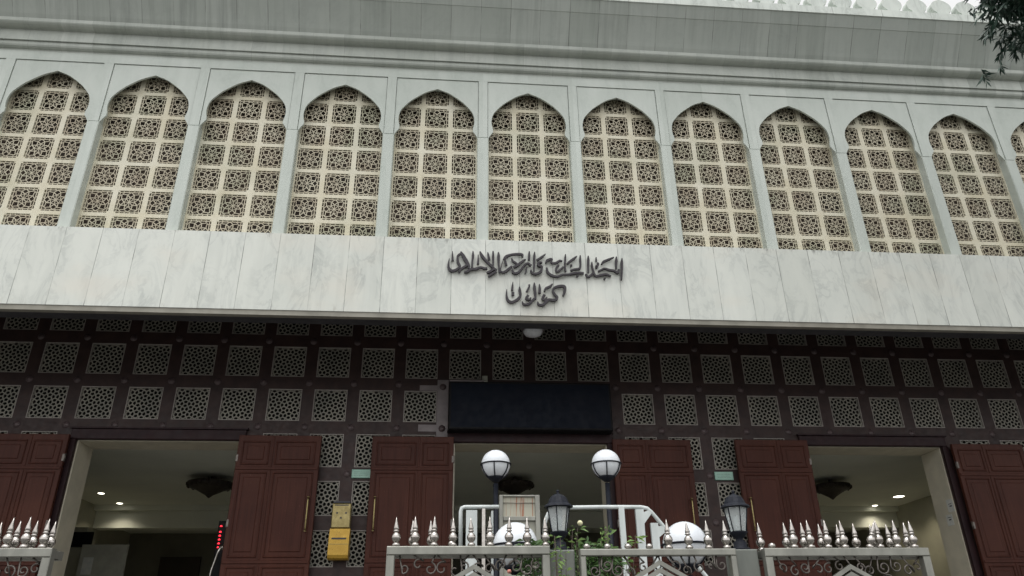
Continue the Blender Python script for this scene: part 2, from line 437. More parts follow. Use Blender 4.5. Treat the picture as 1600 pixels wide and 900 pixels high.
# carved window lattice of one bay, shared mesh
YG = D+.155
gm = MB()
Z0 = 5.4563+E; PT = .4523
gm_f = MB()
def tile(mb, cx0, cz0, h, y, rnd):
    S = []; cx = cz = 0
    P = [(cx+h*.70*math.cos(math.radians(22.5+45*k)), cz+h*.70*math.sin(math.radians(22.5+45*k))) for k in range(8)]
    Q = [(cx+h*.40*math.cos(math.radians(45*k)), cz+h*.40*math.sin(math.radians(45*k))) for k in range(8)]
    Q2 = [(cx+h*.86*math.cos(math.radians(45*k))*(1.15 if k % 2 else 1), cz+h*.86*math.sin(math.radians(45*k))*(1.15 if k % 2 else 1)) for k in range(8)]
    for k in range(8):
        S += [(P[k], Q[k], .062), (P[k], Q[(k+1) % 8], .062), (Q[k], (cx, cz), .05), (P[k], Q2[k], .055), (P[k], Q2[(k+1) % 8], .055), (Q[k], Q[(k+1) % 8], .04)]
    for sx in (-1, 1):
        for sz in (-1, 1): S += [((sx*h*.86, sz*h*.50), (sx*h*.50, sz*h*.86), .05)]
    b = h*.86
    S += [((cx-b, cz-b), (cx+b, cz-b), .06), ((cx-b, cz+b), (cx+b, cz+b), .06), ((cx-b, cz-b), (cx-b, cz+b), .06), ((cx+b, cz-b), (cx+b, cz+b), .06)]
    for t in (-.58, -.2, .2, .58):
        S += [((cx+t*h, cz-h), (cx+t*h, cz-b), .07), ((cx+t*h, cz+b), (cx+t*h, cz+h), .07), ((cx-h, cz+t*h), (cx-b, cz+t*h), .07), ((cx+b, cz+t*h), (cx+h, cz+t*h), .07)]
    for i, (a, c, w) in enumerate(S):
        mb.seg((cx0+a[0]*.98, cz0+a[1]*1.035), (cx0+c[0]*.98, cz0+c[1]*1.035), w*h*1.12, y+.0004*(i % 7), y+.03)
hx, hz = .186, .193
for j in range(7):
    for i in (-1, 0, 1):
        tile(gm, i*.452, Z0+(j+.5)*PT, .190, YG+.006, 0)
for j in range(7):
    for i in (-1, 0, 1):
        cx, cz = i*.452, Z0+(j+.5)*PT
        for sx in (-1, 1):
            for sz in (-1, 1):
                gm_f.box(cx+sx*.176-.014, cx+sx*.176+.014, YG+.003, YG+.035, cz+sz*.182-.014, cz+sz*.182+.014)
gm_f.grid_wall([-.69, -.452-.188, -.452+.188, -.188, .188, .452-.188, .452+.188, .69],
               [Z0-.05]+[Z0+j*PT+d for j in range(7) for d in (.031, PT-.031)]+[Z0+7*PT+.03], YG, YG+.045,
               lambda x, z: (abs(((x+.226) % .452)-.226) < .188) and (.031 < ((z-Z0) % PT) < PT-.031) and Z0 < z < Z0+7*PT)
fr_me = gm_f.mesh('window_lattice', M['cream']); ti_me = gm.mesh('carved_tile', M['tile'])
for k in range(-7, 9):
    o = bpy.data.objects.new('window_lattice', fr_me); C.objects.link(o); o.parent = mosque; o.location = (k*BW, -D, 0)
    t = bpy.data.objects.new('carved_tile', ti_me); C.objects.link(t); t.parent = o
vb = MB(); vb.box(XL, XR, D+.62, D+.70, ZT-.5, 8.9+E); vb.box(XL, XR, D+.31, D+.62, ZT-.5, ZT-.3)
part(vb, 'window_dark_backing', M['void'])  # dark brown sheet standing in for the unlit room behind the windows
# marble band
ZB = 4.313+E
bd = MB(); YF = D-.10
bd.box(XL, XR, YF, D+.30, ZB+.012, ZT)
part(bd, 'marble_band', M['band'])
dp = MB(); dp.box(XL, XR, YF+.012, YF+.10, ZB-.062, ZB+.010)
part(dp, 'drip_edge', M['drip'])
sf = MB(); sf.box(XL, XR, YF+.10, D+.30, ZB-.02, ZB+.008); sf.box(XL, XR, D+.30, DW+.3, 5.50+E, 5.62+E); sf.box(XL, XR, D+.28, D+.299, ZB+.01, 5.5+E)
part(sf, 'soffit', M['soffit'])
# cornice and cove
def prof(pts, name, mat, back=.3):
    mb = MB()
    vs = [(x, y, z+E) for x in (XL, XR) for y, z in pts]; n = len(pts)
    mb.add(vs, [(i, i+n, i+n+1, i+1) for i in range(n-1)])
    mb.add([(x, y, z+E) for x in (XL,) for y, z in pts]+[(XL, D+back, pts[-1][1]+E), (XL, D+back, pts[0][1]+E)], [tuple(range(n+2))])
    mb.add([(XR, y, z+E) for y, z in pts]+[(XR, D+back, pts[-1][1]+E), (XR, D+back, pts[0][1]+E)], [tuple(range(n+1, -1, -1))])
    part(mb, name, mat)
prof([(D, 8.80), (D-.006, 8.828), (D-.035, 8.835), (D-.062, 8.85), (D-.075, 8.872), (D-.078, 8.885), (D-.080, 8.945), (D-.088, 8.947), (D-.090, 8.935), (D-.108, 8.936), (D-.108, 9.145),
      (D-.125, 9.150), (D-.17, 9.150), (D-.215, 9.165), (D-.24, 9.185), (D-.25, 9.20), (D-.252, 9.262)], 'cornice_moulding', M['cornice'])
cv = [(D-.252, 9.2621)]
for i in range(1, 9):
    t = i/8
    cv.append((D-.262-.31*(t**1.12), 9.262+.452*t))
cv += [(D-.580, 9.716), (D-.585, 9.724), (D-.695, 9.893)]
prof(cv, 'cove', M['cove'])
YR = D-.712
rm = MB(); rm.box(XL-.02, XR+.02, YR, YR+.30, 9.893+E, 10.05+E); rm.box(XL, XR, YR+.30, D+8, 9.9+E, 9.98+E)
part(rm, 'roof_rim', M['rim'])
ml = MB()
mp = []
for a, z in ((.135, 0), (.105, .035), (.11, .06), (.155, .09), (.178, .14), (.187, .18), (.180, .23), (.155, .275), (.115, .31), (.07, .335), (.03, .35), (0, .375)): mp.append((a, z))
pts = [(-a, z) for a, z in mp[::-1]]+[(a, z) for a, z in mp[:-1]]
pts = [(a, z) for a, z in mp[:-1]]+[(0, .375)]+[(-a, z) for a, z in mp[:-1]][::-1]
ml.prism_y(pts, 0, .13)
ml_me = ml.mesh('merlon', M['rim'])
PM = .4605; xg = 6.504
k = math.ceil((XL-xg)/PM)
while xg+(k+.5)*PM < XR-.2:
    xx = xg+(k+.5)*PM
    if -1.5 < xx < 11.5:
        o = bpy.data.objects.new('merlon', ml_me); C.objects.link(o); o.parent = mosque; o.location = (xx-BX, YR+.03-D, 10.05+E)
    k += 1
# recessed granite wall with lattice openings
SX, PX, HP = 1.0275, .715, .2616
ROWS = [(4.81, 5.33), (4.088, 4.605), (3.361, 3.880), (2.638, 3.157), (1.912, 2.43), (1.188, 1.706)]
DOORS = [(-5.55, -3.14), (.150, 2.605), (5.90, 8.263)]
DT = 3.04
JS = list(range(-15, 18))
def in_door(x, z, pad=.0):
    return z < DT+pad+E and any(a-pad < x < b+pad for a, b in DOORS)
def panel_ok(j, r):
    x = SX+j*PX
    if not (XL+.4 < x < XR-.4): return False
    z = (ROWS[r][0]+ROWS[r][1])/2
    if r >= 3 and any(a-HP-.05 < x < b+HP+.05 for a, b in DOORS): return False
    return True
xs = {XL, XR}; zs = {FLOOR, 5.5+E, DT+E}
for a, b in DOORS: xs |= {a, b}
for j in JS:
    x = SX+j*PX
    if XL+.4 < x < XR-.4: xs |= {x-HP, x+HP}
for a, b in ROWS: zs |= {a+E, b+E}
def hole(x, z):
    if any(a < x < b for a, b in DOORS) and z < DT+E: return True
    for r, (a, b) in enumerate(ROWS):
        if a+E < z < b+E:
            j = round((x-SX)/PX)
            if abs(x-SX-j*PX) < HP and panel_ok(j, r): return True
    return False
lw = MB(); lw.grid_wall(sorted(xs), sorted(zs), DW, DW+.16, hole)
part(lw, 'granite_wall', M['granite'])
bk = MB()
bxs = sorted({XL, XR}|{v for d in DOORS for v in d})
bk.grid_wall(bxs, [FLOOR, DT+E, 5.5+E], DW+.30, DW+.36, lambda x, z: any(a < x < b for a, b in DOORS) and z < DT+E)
part(bk, 'lattice_dark_backing', M['unlit'])  # near-black colour stands in for the dark interior behind the lattice panels
ew = MB()
ew.box(XL, XL+.3, D+.3, DW, 0, 5.5+E); ew.box(XR-.3, XR, D+.3, DW, 0, 5.5+E)
ew.box(XL, XL+.3, D+.28, D+12, 5.62+E, 9.9+E); ew.box(XR-.3, XR, D+.28, D+12, 5.62+E, 9.9+E); ew.box(XL+.3, XR-.3, D+11.7, D+12, 0, 9.9+E)
ew.box(XL, XL+.3, DW+.36, D+12, 0, 5.5+E); ew.box(XR-.3, XR, DW+.36, D+12, 0, 5.5+E)
part(ew, 'end_wall', M['wall'])
# bosses
bs = MB(); bs.lathe([(.052, 0), (.052, .004), (.044, .012), (.02, .016), (.001, .017)], n=16)
bm_ = bs.mesh('boss_disc', M['boss'])
bosses = MB(); n = 14
ring = [(.055*math.cos(2*math.pi*q/n), -.004, .055*math.sin(2*math.pi*q/n)) for q in range(n)]
bosses.add(ring+[(p[0], .001, p[2]) for p in ring]+[(0, -.012, 0)], [(q, (q+1) % n, 2*n) for q in range(n)]+[(q, q+n, (q+1) % n+n, (q+1) % n) for q in range(n)], True)
boss_me = bosses.mesh('boss_disc', M['boss'])
nb = 0
for zc in (3.26, 3.984, 4.70, 2.535, 1.81):
    for j in JS:
        x = SX+(j+.5)*PX
        if x < -7.6 or x > 11.2: continue
        if zc > 3 and .05 < x < 2.7 and zc < 4: continue
        if zc < 3.1 and not (j in (-4, 4)): continue
        if abs(x+.045) < .1 and zc < 4.2: continue
        o = bpy.data.objects.new('boss_disc', boss_me); C.objects.link(o); o.parent = mosque; o.location = (x-BX, DW-D, zc+E); nb += 1
# lattice panel: pentagon net
pn = MB(); NS = 6; s = 2*HP/NS; bw = .0185
ii = 0
def pseg(a, b):
    global ii
    cl = [max(-HP, min(HP, v)) for v in (*a, *b)]
    pn.seg((cl[0], cl[1]), (cl[2], cl[3]), bw, .022+.0004*(ii % 6), .05); ii += 1
for a in range(NS+1):
    for b in range(NS+1):
        x0, z0 = -HP+(a-.5)*s, -HP+(b-.5)*s
        cx, cz = x0+s/2, z0+s/2; L = s*.24
        if (a+b) % 2:
            e = [(cx-L, cz), (cx+L, cz)]; c = [((x0, z0), (x0, z0+s)), ((x0+s, z0), (x0+s, z0+s))]
        else:
            e = [(cx, cz-L), (cx, cz+L)]; c = [((x0, z0), (x0+s, z0)), ((x0, z0+s), (x0+s, z0+s))]
        if abs(cx) <= HP+1e-6 and abs(cz) <= HP+1e-6: pseg(e[0], e[1])
        for q in (0, 1):
            for cc in c[q]:
                if max(abs(cc[0]), abs(cc[1])) > HP+s*.51: continue
                pseg(e[q], cc)
ps = MB()
w = .013
for (x0, x1, z0, z1) in ((-HP, HP, HP-w, HP), (-HP, HP, -HP, -HP+w), (-HP, -HP+w, -HP+w, HP-w), (HP-w, HP, -HP+w, HP-w)): pn.box(x0, x1, .004, .05, z0, z1, 1)
pan_me = pn.mesh('lattice_panel', [M['lat2'], M['lat2rim']])
cand = []
for r in range(6):
    for j in JS:
        if not panel_ok(j, r): continue
        x = SX+j*PX
        if r == 2 and .0 < x < 2.7: continue
        if x < -8.2 or x > 11.6: continue
        if r >= 3 and not (r == 3 or j in (-4, -3, 4, 5)): continue
        # how large it shows
        show = 1.0/(abs(x-1)+6)
        if r == 0: show *= .35
        if r == 3: show *= .9
        cand.append((show, j, r))
cand.sort(reverse=True)
for show, j, r in cand[:99]:
    o = bpy.data.objects.new('lattice_panel', pan_me); C.objects.link(o); o.parent = mosque
    o.location = (SX+j*PX-BX, DW-D, (ROWS[r][0]+ROWS[r][1])/2+E)
    o.scale = (1, 1, (ROWS[r][1]-ROWS[r][0])/(2*HP))
rest = MB()
rest_set = [(j, r) for s_, j, r in cand[99:]]
for j, r in rest_set:
    ox, oz = SX+j*PX, (ROWS[r][0]+ROWS[r][1])/2+E
    rest.add([(v[0]+ox, v[1]+DW, v[2]+oz) for v in pn.v], pn.f)
if rest_set: part(rest, 'far_lattice', M['lat2'], kind='stuff')
# plinth, floor, hall
pl = MB()
pl.box(XL, XR, 9.3, DW+.4, 0, FLOOR); pl.box(-1.2, 2.2, 7.62, 9.2999, 0, FLOOR-.002)
for i in range(10): pl.box(2.2+i*.28, 2.2+(i+1)*.28, 7.62, 9.2999, 0, FLOOR-.002-(i+1)*.168)
part(pl, 'entrance_platform', M['plinth'])
hf = MB(); hf.box(XL+.3, XR-.3, DW+.4, 21.5, FLOOR-.2, FLOOR-.001)
part(hf, 'hall_floor', M['hallfloor'])
HC = 3.30+E
hc = MB(); hc.box(XL+.3, XR-.3, DW+.5, 19.0, HC, HC+.1)
hc.box(XL+.3, XR-.3, 19.0, 19.4, 2.80+E, HC+.1); hc.box(XL+.3, XR-.3, 18.85, 18.999, 3.18+E, HC-.001)
hc.box(XL+.3, XR-.3, 19.4, 21.5, 3.0+E, 3.1+E)
part(hc, 'hall_ceiling', M['plaster'])
hwm = MB(); hwm.box(-8.3, -8.1, DW+.5, 21.5, FLOOR, HC-.002); part(hwm, 'hall_wall', M['hallwall']); hwm = MB(); hwm.box(11.6, 11.8, DW+.5, 21.5, FLOOR, HC-.002); part(hwm, 'hall_wall', M['hallwall']); hwm = MB()
bwm = MB(); bwm.box(XL+.3, XR-.3, 21.3, 21.5, FLOOR, 3.0+E); part(bwm, 'back_wall', M['hallwall_dim'])
hwm.box(-5.2, -4.6, 20.9, 21.299, FLOOR, 2.9+E)
part(hwm, 'hall_pier', M['hallwall']); hwm = MB(); hwm.box(-8.099, -7.0, 16.2, 16.6, FLOOR, 2.4+E)
part(hwm, 'hall_partition', M['hallwall'])
for x0, x1 in ((-7.2, -6.2), (-4.4, -3.6), (-3.0, -2.4), (.6, 1.6), (2.3, 2.9), (6.5, 8.1), (9, 10)):
    dk = MB(); dk.box(x0, x1, 21.2, 21.299, FLOOR, 2.4+E); part(dk, 'inner_doorway', M['darkwood'])
# doorways: lintel, dark frame, beige jambs
for a, b in DOORS:
    jm = MB(); t = .55
    jm.box(a-.5, a, DW+.36, DW+t, FLOOR, HC-.001); jm.box(a-.5, a-.001, DW+.155, DW+.3599, FLOOR, DT+E+.2)
    jm.box(b, b+.5, DW+.36, DW+t, FLOOR, HC-.001)
    jm.box(b+.001, b+.5, DW+.165, DW+.2999, FLOOR, DT+E)
    jm.box(a, b, DW+.36, DW+t, DT+E+.004, HC-.001)
    # marble lining of the opening
    jm.box(a+.0005, a+.02, DW+.03, DW+t, FLOOR, DT+E-.02); jm.box(b-.02, b-.0005, DW+.03, DW+t, FLOOR, DT+E-.02); jm.box(a+.0005, b-.0005, DW+.03, DW+t, DT+E-.02, DT+E-.001)
    part(jm, 'door_jamb', M['jamb'])
    li = MB(); li.cham(a-.09, b+.09, DW-.05, DW+.028, DT+E-.008, DT+E+.155, .012); li.box(a-.11, b+.11, DW-.07, DW-.001, DT+E+.155, DT+E+.18)
    li.box(a-.10, a-.002, DW-.045, DW+.028, FLOOR, DT+E-.009) ; li.box(b+.002, b+.10, DW-.045, DW+.028, FLOOR, DT+E-.009)
    part(li, 'door_frame', M['lintel'])
# door leaves folded back against the wall
def leaf(x0, x1, hinge_left, top, lab):
    W = x1-x0; y0, y1 = DW-.155, DW-.10
    mb = MB(); z0, z1 = FLOOR+.01, top+E
    mb.cham(x0, x1, y0, y1, z0, z1, .006)
    lf = part(mb, 'door_leaf', M['door'], lab)
    nar, st = .33*W, .08
    # stiles: three uprights and the rails stand proud; panels with moulding frames between
    cols = [(x0+.07, x0+.07+nar), (x0+.07+nar+.09, x1-.07)] if hinge_left else [(x0+.07, x1-.07-nar-.09), (x1-.07-nar, x1-.07)]
    rows_ = [(z1-.45, z1-.09), (z1-1.78, z1-.56), (z0+.10, z1-1.90)]
    pm = MB()
    for a, b in cols:
        for c, d in rows_:
            e = .022
            for (p, q, r, s_) in ((a, b, d-e, d), (a, b, c, c+e), (a, a+e, c+e, d-e), (b-e, b, c+e, d-e)):
                pm.cham(p, q, y0-.016, y0+.001, r, s_, .007)
            pm.cham(a+.075, b-.075, y0-.011, y0+.001, c+.075, d-.075, .010)
    for zz in (z1-.505, z1-1.84): pm.cham(x0+.01, x1-.01, y0-.014, y0+.001, zz-.022, zz+.022, .006)
    xm = (cols[0][1]+cols[1][0])/2
    for c, d in ((z1-.475, z1-.02), (z1-1.81, z1-.535), (z0+.02, z1-1.87)): pm.cham(xm-.012, xm+.012, y0-.010, y0+.001, c, d, .004)
    q = part(pm, 'moulding', M['door'], parent=lf)
    hg = MB(); hxx = x0-.006 if hinge_left else x1+.006
    for zz in (z1-.35, z1-1.3, z1-2.4): hg.tube([(hxx, y0+.02, zz-.06), (hxx, y0+.02, zz+.06)], .010, 8); hg.box(min(hxx, hxx+(.03 if hinge_left else -.03)), max(hxx, hxx+(.03 if hinge_left else -.03)), y0-.003, y0+.002, zz-.05, zz+.05)
    part(hg, 'hinge', M['scroll'], parent=lf)
    hx_ = (x1-.10) if hinge_left else (x0+.10)
    hm = MB(); hz_ = z1-1.40
    hm.tube([(hx_, y0+.002, hz_), (hx_, y0-.05, hz_), (hx_, y0-.058, hz_+.03), (hx_, y0-.058, hz_+.42), (hx_, y0-.05, hz_+.45), (hx_, y0+.002, hz_+.45)], .011, 8)
    hm.lathe([(.024, 0), (.018, .012)], (hx_, y0-.058, hz_+.46), 10); hm.lathe([(.018, 0), (.024, .012)], (hx_, y0-.058, hz_-.03), 10)
    part(hm, 'door_handle', M['brass'], parent=lf)
    return lf
for (a, b, h, t) in ((-6.84, -5.605, False, 3.075), (-3.12, -1.885, True, 3.085), (-1.108, .146, False, 3.088), (2.665, 3.93, True, 3.075), (4.67, 5.885, False, 3.088), (8.36, 9.60, True, 3.05)):
    leaf(a, b, h, t, None)
# pale repaired stone round the display board's left end
ps_ = MB(); z = E
ps_.box(-.135, .045, DW-.004, DW+.001, 3.10+z, 4.07+z)
ps_.box(-.42, -.1351, DW-.003, DW+.001, 3.885+z, 3.975+z); ps_.box(-.42, -.1351, DW-.003, DW+.001, 3.21+z, 3.32+z)
part(ps_, 'pale_stone_trim', M['palestone'])
for zc in (3.95, 3.26):
    o = bpy.data.objects.new('boss_disc', boss_me); C.objects.link(o); o.parent = mosque; o.location = (-.045-BX, DW-.004-D, zc+E)
# ------------------------------------------------------------------ lettering
LET = {
'islami':[[(4,6780,7),(-8,6682,26),(5,6611,40),(57,6580,40),(125,6615,34),(159,6661,29),(135,6706,35),(123,6758,35),(127,6831,29),(167,6865,29)],[(45,6901,7),(49,6828,23),(51,6743,35)],[(167,6898,17),(203,6833,46),(250,6743,52),(286,6672,35),(286,6626,29)],[(144,6551,17),(171,6610,34),(240,6664,35),(262,6691,23)],[(218,6566,23),(264,6574,34),(315,6614,35),(390,6623,40),(459,6651,29),(517,6634,35),(552,6641,29)],[(344,6911,12),(345,6838,35),(337,6759,26),(332,6641,23)],[(420,6854,8),(421,6775,23),(418,6702,35)],[(446,6908,18),(476,6842,41),(546,6746,35),(621,6670,35),(679,6600,23)],[(560,6898,12),(569,6846,29),(581,6773,35)],[(637,6921,18),(639,6835,32),(639,6703,23),(633,6650,23)],[(546,6563,23),(592,6584,35),(650,6625,35),(691,6613,17)],[(569,6499,23),(621,6546,29),(685,6587,23)],[(716,6904,15),(718,6837,41),(720,6706,23),(731,6569,23)]],
'markaz':[[(782,6773,6),(761,6694,12),(743,6602,17),(795,6584,35),(865,6638,35),(912,6685,29)],[(797,6787,35),(832,6841,41),(915,6877,29),(1009,6887,35),(1068,6882,29),(1067,6842,24)],[(806,6794,18),(820,6748,29),(831,6689,29)],[(908,6811,12),(931,6765,29),(966,6740,29),(1006,6702,18)],[(936,6667,35),(994,6701,35),(1054,6756,35),(1114,6804,18)],[(918,6646,12),(929,6582,35),(981,6570,35),(1040,6624,29),(1088,6698,29),(1142,6739,23),(1193,6701,35)],[(1128,6673,23),(1115,6613,23),(1103,6567,15)],[(1170,6939,12),(1168,6866,32),(1163,6793,29)],[(1249,6929,12),(1244,6855,35),(1238,6722,26),(1232,6611,20)],[(1411,6901,9),(1350,6845,30),(1278,6790,29)],[(1359,6753,18),(1312,6758,29),(1299,6711,35),(1346,6693,29),(1351,6673,24),(1331,6607,35),(1260,6566,35),(1202,6584,29),(1186,6629,18)]],
'jami':[[(1414,6754,21),(1432,6796,37),(1501,6822,32),(1493,6762,26),(1556,6758,32),(1616,6796,32),(1657,6791,16)],[(1602,6725,26),(1564,6682,26),(1561,6612,26),(1614,6643,26),(1669,6698,26)],[(1422,6678,21),(1435,6597,36),(1501,6547,36),(1579,6537,31),(1653,6569,26),(1747,6577,26),(1854,6604,32),(1964,6602,32)],[(1705,6906,11),(1702,6834,29),(1691,6716,24),(1697,6617,24)],[(1724,6746,26),(1774,6795,32),(1829,6838,32),(1878,6882,11)],[(1787,6737,26),(1786,6713,26)],[(1771,6636,26),(1830,6662,26),(1905,6676,32),(1924,6753,24),(1923,6824,27),(1927,6895,16)],[(1866,6564,31),(1868,6541,26)]],
'masjid':[[(1994,6591,26),(2023,6545,32),(2072,6576,32),(2106,6612,26)],[(2046,6893,13),(2044,6816,37),(2036,6709,26),(2032,6610,21)],[(2096,6794,11),(2093,6741,27),(2104,6664,24),(2121,6595,26),(2145,6561,32),(2231,6581,32),(2295,6594,32),(2367,6567,21)],[(2162,6873,11),(2162,6826,24),(2166,6802,16)],[(2169,6773,32),(2190,6761,27),(2159,6701,32),(2151,6737,16)],[(2237,6757,21),(2266,6799,32),(2344,6838,32),(2432,6882,11)],[(2182,6638,26),(2236,6669,26),(2280,6688,27),(2347,6666,32),(2416,6657,32),(2471,6623,32),(2492,6683,32)],[(2264,6532,32),(2272,6515,26)],[(2467,6890,13),(2462,6818,40),(2452,6687,21)],[(2551,6868,11),(2542,6785,35),(2532,6654,29),(2515,6508,21)]],
'kowloon':[[(833,6307,9),(829,6210,25),(850,6134,38),(906,6108,38),(982,6152,38),(1027,6215,32),(1019,6299,38),(1017,6355,13)],[(923,6429,8),(915,6352,28),(911,6289,32)],[(921,6268,38),(920,6212,38)],[(1157,6394,25),(1157,6359,25),(1117,6274,25)],[(1141,6225,32),(1108,6169,32),(1158,6157,25),(1178,6185,22)],[(1050,6119,13),(1075,6078,31),(1144,6087,35),(1221,6165,32),(1250,6173,25)],[(1231,6425,13),(1233,6347,41),(1242,6235,32),(1243,6166,25)],[(1304,6405,10),(1309,6335,32),(1303,6258,38)],[(1375,6239,38),(1342,6175,32),(1379,6156,32),(1406,6198,19)],[(1271,6125,13),(1288,6077,32),(1351,6079,35),(1423,6157,38),(1512,6152,38),(1558,6195,32),(1522,6243,32),(1498,6298,26),(1519,6348,32),(1597,6379,38),(1668,6374,39),(1671,6303,38),(1642,6226,26)],[(1371,6288,19),(1398,6338,32),(1456,6368,32),(1496,6411,16)]]}
YL = YF
def strokes(lst, name, label, sub):
    mb = MB(); n_ = 0
    root = None
    allx = [p[0] for s_ in lst for p in s_]; cx = (min(allx)+max(allx))/2000
    for st in lst:
        P = [Vector((x/1000, 0, zz/1000)) for x, zz, w in st]; Wd = [w/1000*1.04 for x, zz, w in st]
        # smooth
        Q, WQ = [], []
        for i in range(len(P)-1):
            p0, p1, p2, p3 = P[max(i-1, 0)], P[i], P[i+1], P[min(i+2, len(P)-1)]
            for t in (0, .25, .5, .75):
                Q.append(.5*((2*p1)+(p2-p0)*t+(2*p0-5*p1+4*p2-p3)*t*t+(3*p1-p0-3*p2+p3)*t**3)); WQ.append(Wd[i]*(1-t)+Wd[i+1]*t)
        Q.append(P[-1]); WQ.append(Wd[-1])
        vs = []; yf = YL-.052-.0007*n_
        for i, p in enumerate(Q):
            t = (Q[min(i+1, len(Q)-1)]-Q[max(i-1, 0)]).normalized(); nrm = Vector((-t.z, 0, t.x)); h = max(WQ[i]/2, .004)
            a, b = p+nrm*h, p-nrm*h
            a2, b2_ = p+nrm*max(h-.0015, .001), p-nrm*max(h-.0015, .001)
            vs += [(a.x, YL-.022, a.z), (a.x, yf+.002, a.z), (a2.x, yf, a2.z), (b2_.x, yf, b2_.z), (b.x, yf+.002, b.z), (b.x, YL-.022, b.z)]
        fs = []
        for i in range(len(Q)-1):
            for k in range(6): fs.append((i*6+k, i*6+(k+1) % 6, (i+1)*6+(k+1) % 6, (i+1)*6+k))
        m_ = (len(Q)-1)*6
        fs += [(5, 4, 3, 2, 1, 0), tuple(m_+k for k in range(6))]
        mb.add(vs, fs); n_ += 1
        # stand-off pins into the stone
        for p in (Q[len(Q)//4], Q[3*len(Q)//4]): mb.box(p.x-.004, p.x+.004, YL-.024, YL-.0005, p.z-.004, p.z+.004)
    o = mb.build(name, M['bronze']); return o
words = {'masjid': 'first', 'jami': '', 'markaz': '', 'islami': ''}
line1 = thing('arabic_lettering', 'upper long line of dark raised Arabic letters on the white marble band', 'lettering', (1.1, YF, 6.6))
line2 = thing('arabic_lettering', 'short lower line of dark raised Arabic letters, a single word below the long line', 'lettering', (1.1, YF, 6.2))
for w_ in ('masjid', 'jami', 'markaz', 'islami'):
    o = strokes(LET[w_], 'letter_word', None, None); o.parent = line1; o.location = (-1.1, -YF, -6.6)
o = strokes(LET['kowloon'], 'letter_word', None, None); o.parent = line2; o.location = (-1.1, -YF, -6.2)
# ------------------------------------------------------------------ fittings on the wall
db = thing('display_board', 'long blank blue-black display board above the middle doorway', 'sign', (1.36, DW-.15, 3.56+E))
mb = MB(); mb.cham(-1.305, 1.3, -.14, .14, -.385, .395, .012); mb.build('casing', M['blackplastic'], db)
mb = MB(); mb.box(-1.27, 1.265, -.1435, -.1405, -.35, .36); mb.build('screen', M['board'], db)
mb = MB(); mb.box(-1.30, -.75, -.13, -.10, .398, .416); mb.build('cable_trunk', M['palestone'], db)
jb = MB(); jb.cham(-.045, .045, -.14, .0, -.05, .07, .01); jb.box(-.02, .02, -.165, -.1405, -.015, .03)
o = jb.build('junction_box', M['cream2'], loc=(.632, DW-.0, 4.04+E)); tag(o, 'small pale box on the granite wall just above the display board', 'box')
sl = thing('ceiling_light', 'round frosted ceiling lamp under the edge of the marble band', 'lamp', (1.31, 10.62, 4.50+E))
mb = MB(); mb.lathe([(.17, .03), (.18, .0), (.17, -.02), (.02, -.02)], n=24); mb.tube([(0, 0, .02), (0, 0, 1.0)], .02, 8); mb.build('holder', M['palestone'], sl)
mb = MB(); mb.lathe([(.15, -.021), (.15, -.05), (.125, -.09), (.07, -.115), (.005, -.12)], n=24); mb.build('shade', M['opal'], sl)
lb = thing('letter_box', 'golden yellow letter box with a dark slot, hung below the metal box', 'letter box', (-1.485, DW-.02, 1.27+E))
mb = MB(); mb.prism_x([(-.20, .02), (-.22, .06), (-.22, .30), (-.17, .43), (-.02, .43), (-.02, .0), (-.17, .0)], -.145, .145); mb.build('casing', M['gold'], lb)
mb = MB(); mb.box(-.105, .105, -.2235, -.2205, .285-.012, .285+.012)
mb.build('slot', M['ink'], lb)
mb = MB(); mb.box(-.15, .15, -.225, -.02, .205, .211); mb.build('seam', M['brass'], lb)
ub = thing('letter_box', 'dull brass box with three dots and a slot, above the golden one', 'letter box', (-1.485, DW-.02, 1.71+E))
mb = MB(); mb.cham(-.135, .135, -.19, -.02, .0, .35, .01); mb.build('casing', M['brass'], ub)
mb = MB(); mb.box(-.12, .12, -.215, -.1, .352, .375); mb.box(-.10, .10, -.1935, -.1905, .315, .33)
for x, zz in ((-.06, .21), (.07, .21), (0, .14)): mb.box(x-.012, x+.012, -.1935, -.1905, zz-.012, zz+.012)
mb.build('slot', M['ink'], ub)
for x, zc, lab in ((-1.25, 2.535, 'mint green plaque on the wall left of the middle doors, above the letter boxes'), (4.462, 2.53, 'mint green plaque on the wall left of the right doorway, above the lantern')):
    pq = thing('wall_plaque', lab, 'sign', (x, DW-.001, zc+E), 'green plaques on the granite wall')
    mb = MB(); mb.cham(-.15, .15, -.03, 0, -.065, .065, .006); mb.build('plate', M['plaque'], pq)
    mb = MB()
    for zz in (.025, -.005, -.03): 
        xx = -.11
        while xx < .09:
            w = random.uniform(.008, .02); mb.box(xx, xx+w, -.0315, -.0302, zz-.003, zz+.003); xx += w+random.uniform(.005, .012)
    mb.build('engraving', M['post'], pq)
for y_, z0, z1, lab in ((11.92, 2.00, 2.20, 'upper pale paper notice on the beige door jamb at the right'), (12.02, 1.80, 1.97, 'lower pale paper notice on the beige door jamb at the right')):
    mb = MB(); mb.box(8.238, 8.2415, y_-.07, y_+.09, z0+E, z1+E)
    mb.box(8.2365, 8.2379, y_-.03, y_+.03, z0+E+.08, z0+E+.10, 1); mb.box(8.2365, 8.2379, y_-.03, y_+.05, z0+E+.12, z0+E+.13, 1)
    o = mb.build('paper_notice', [M['paper'], M['ink']]); tag(o, lab, 'notice', 'paper notices')
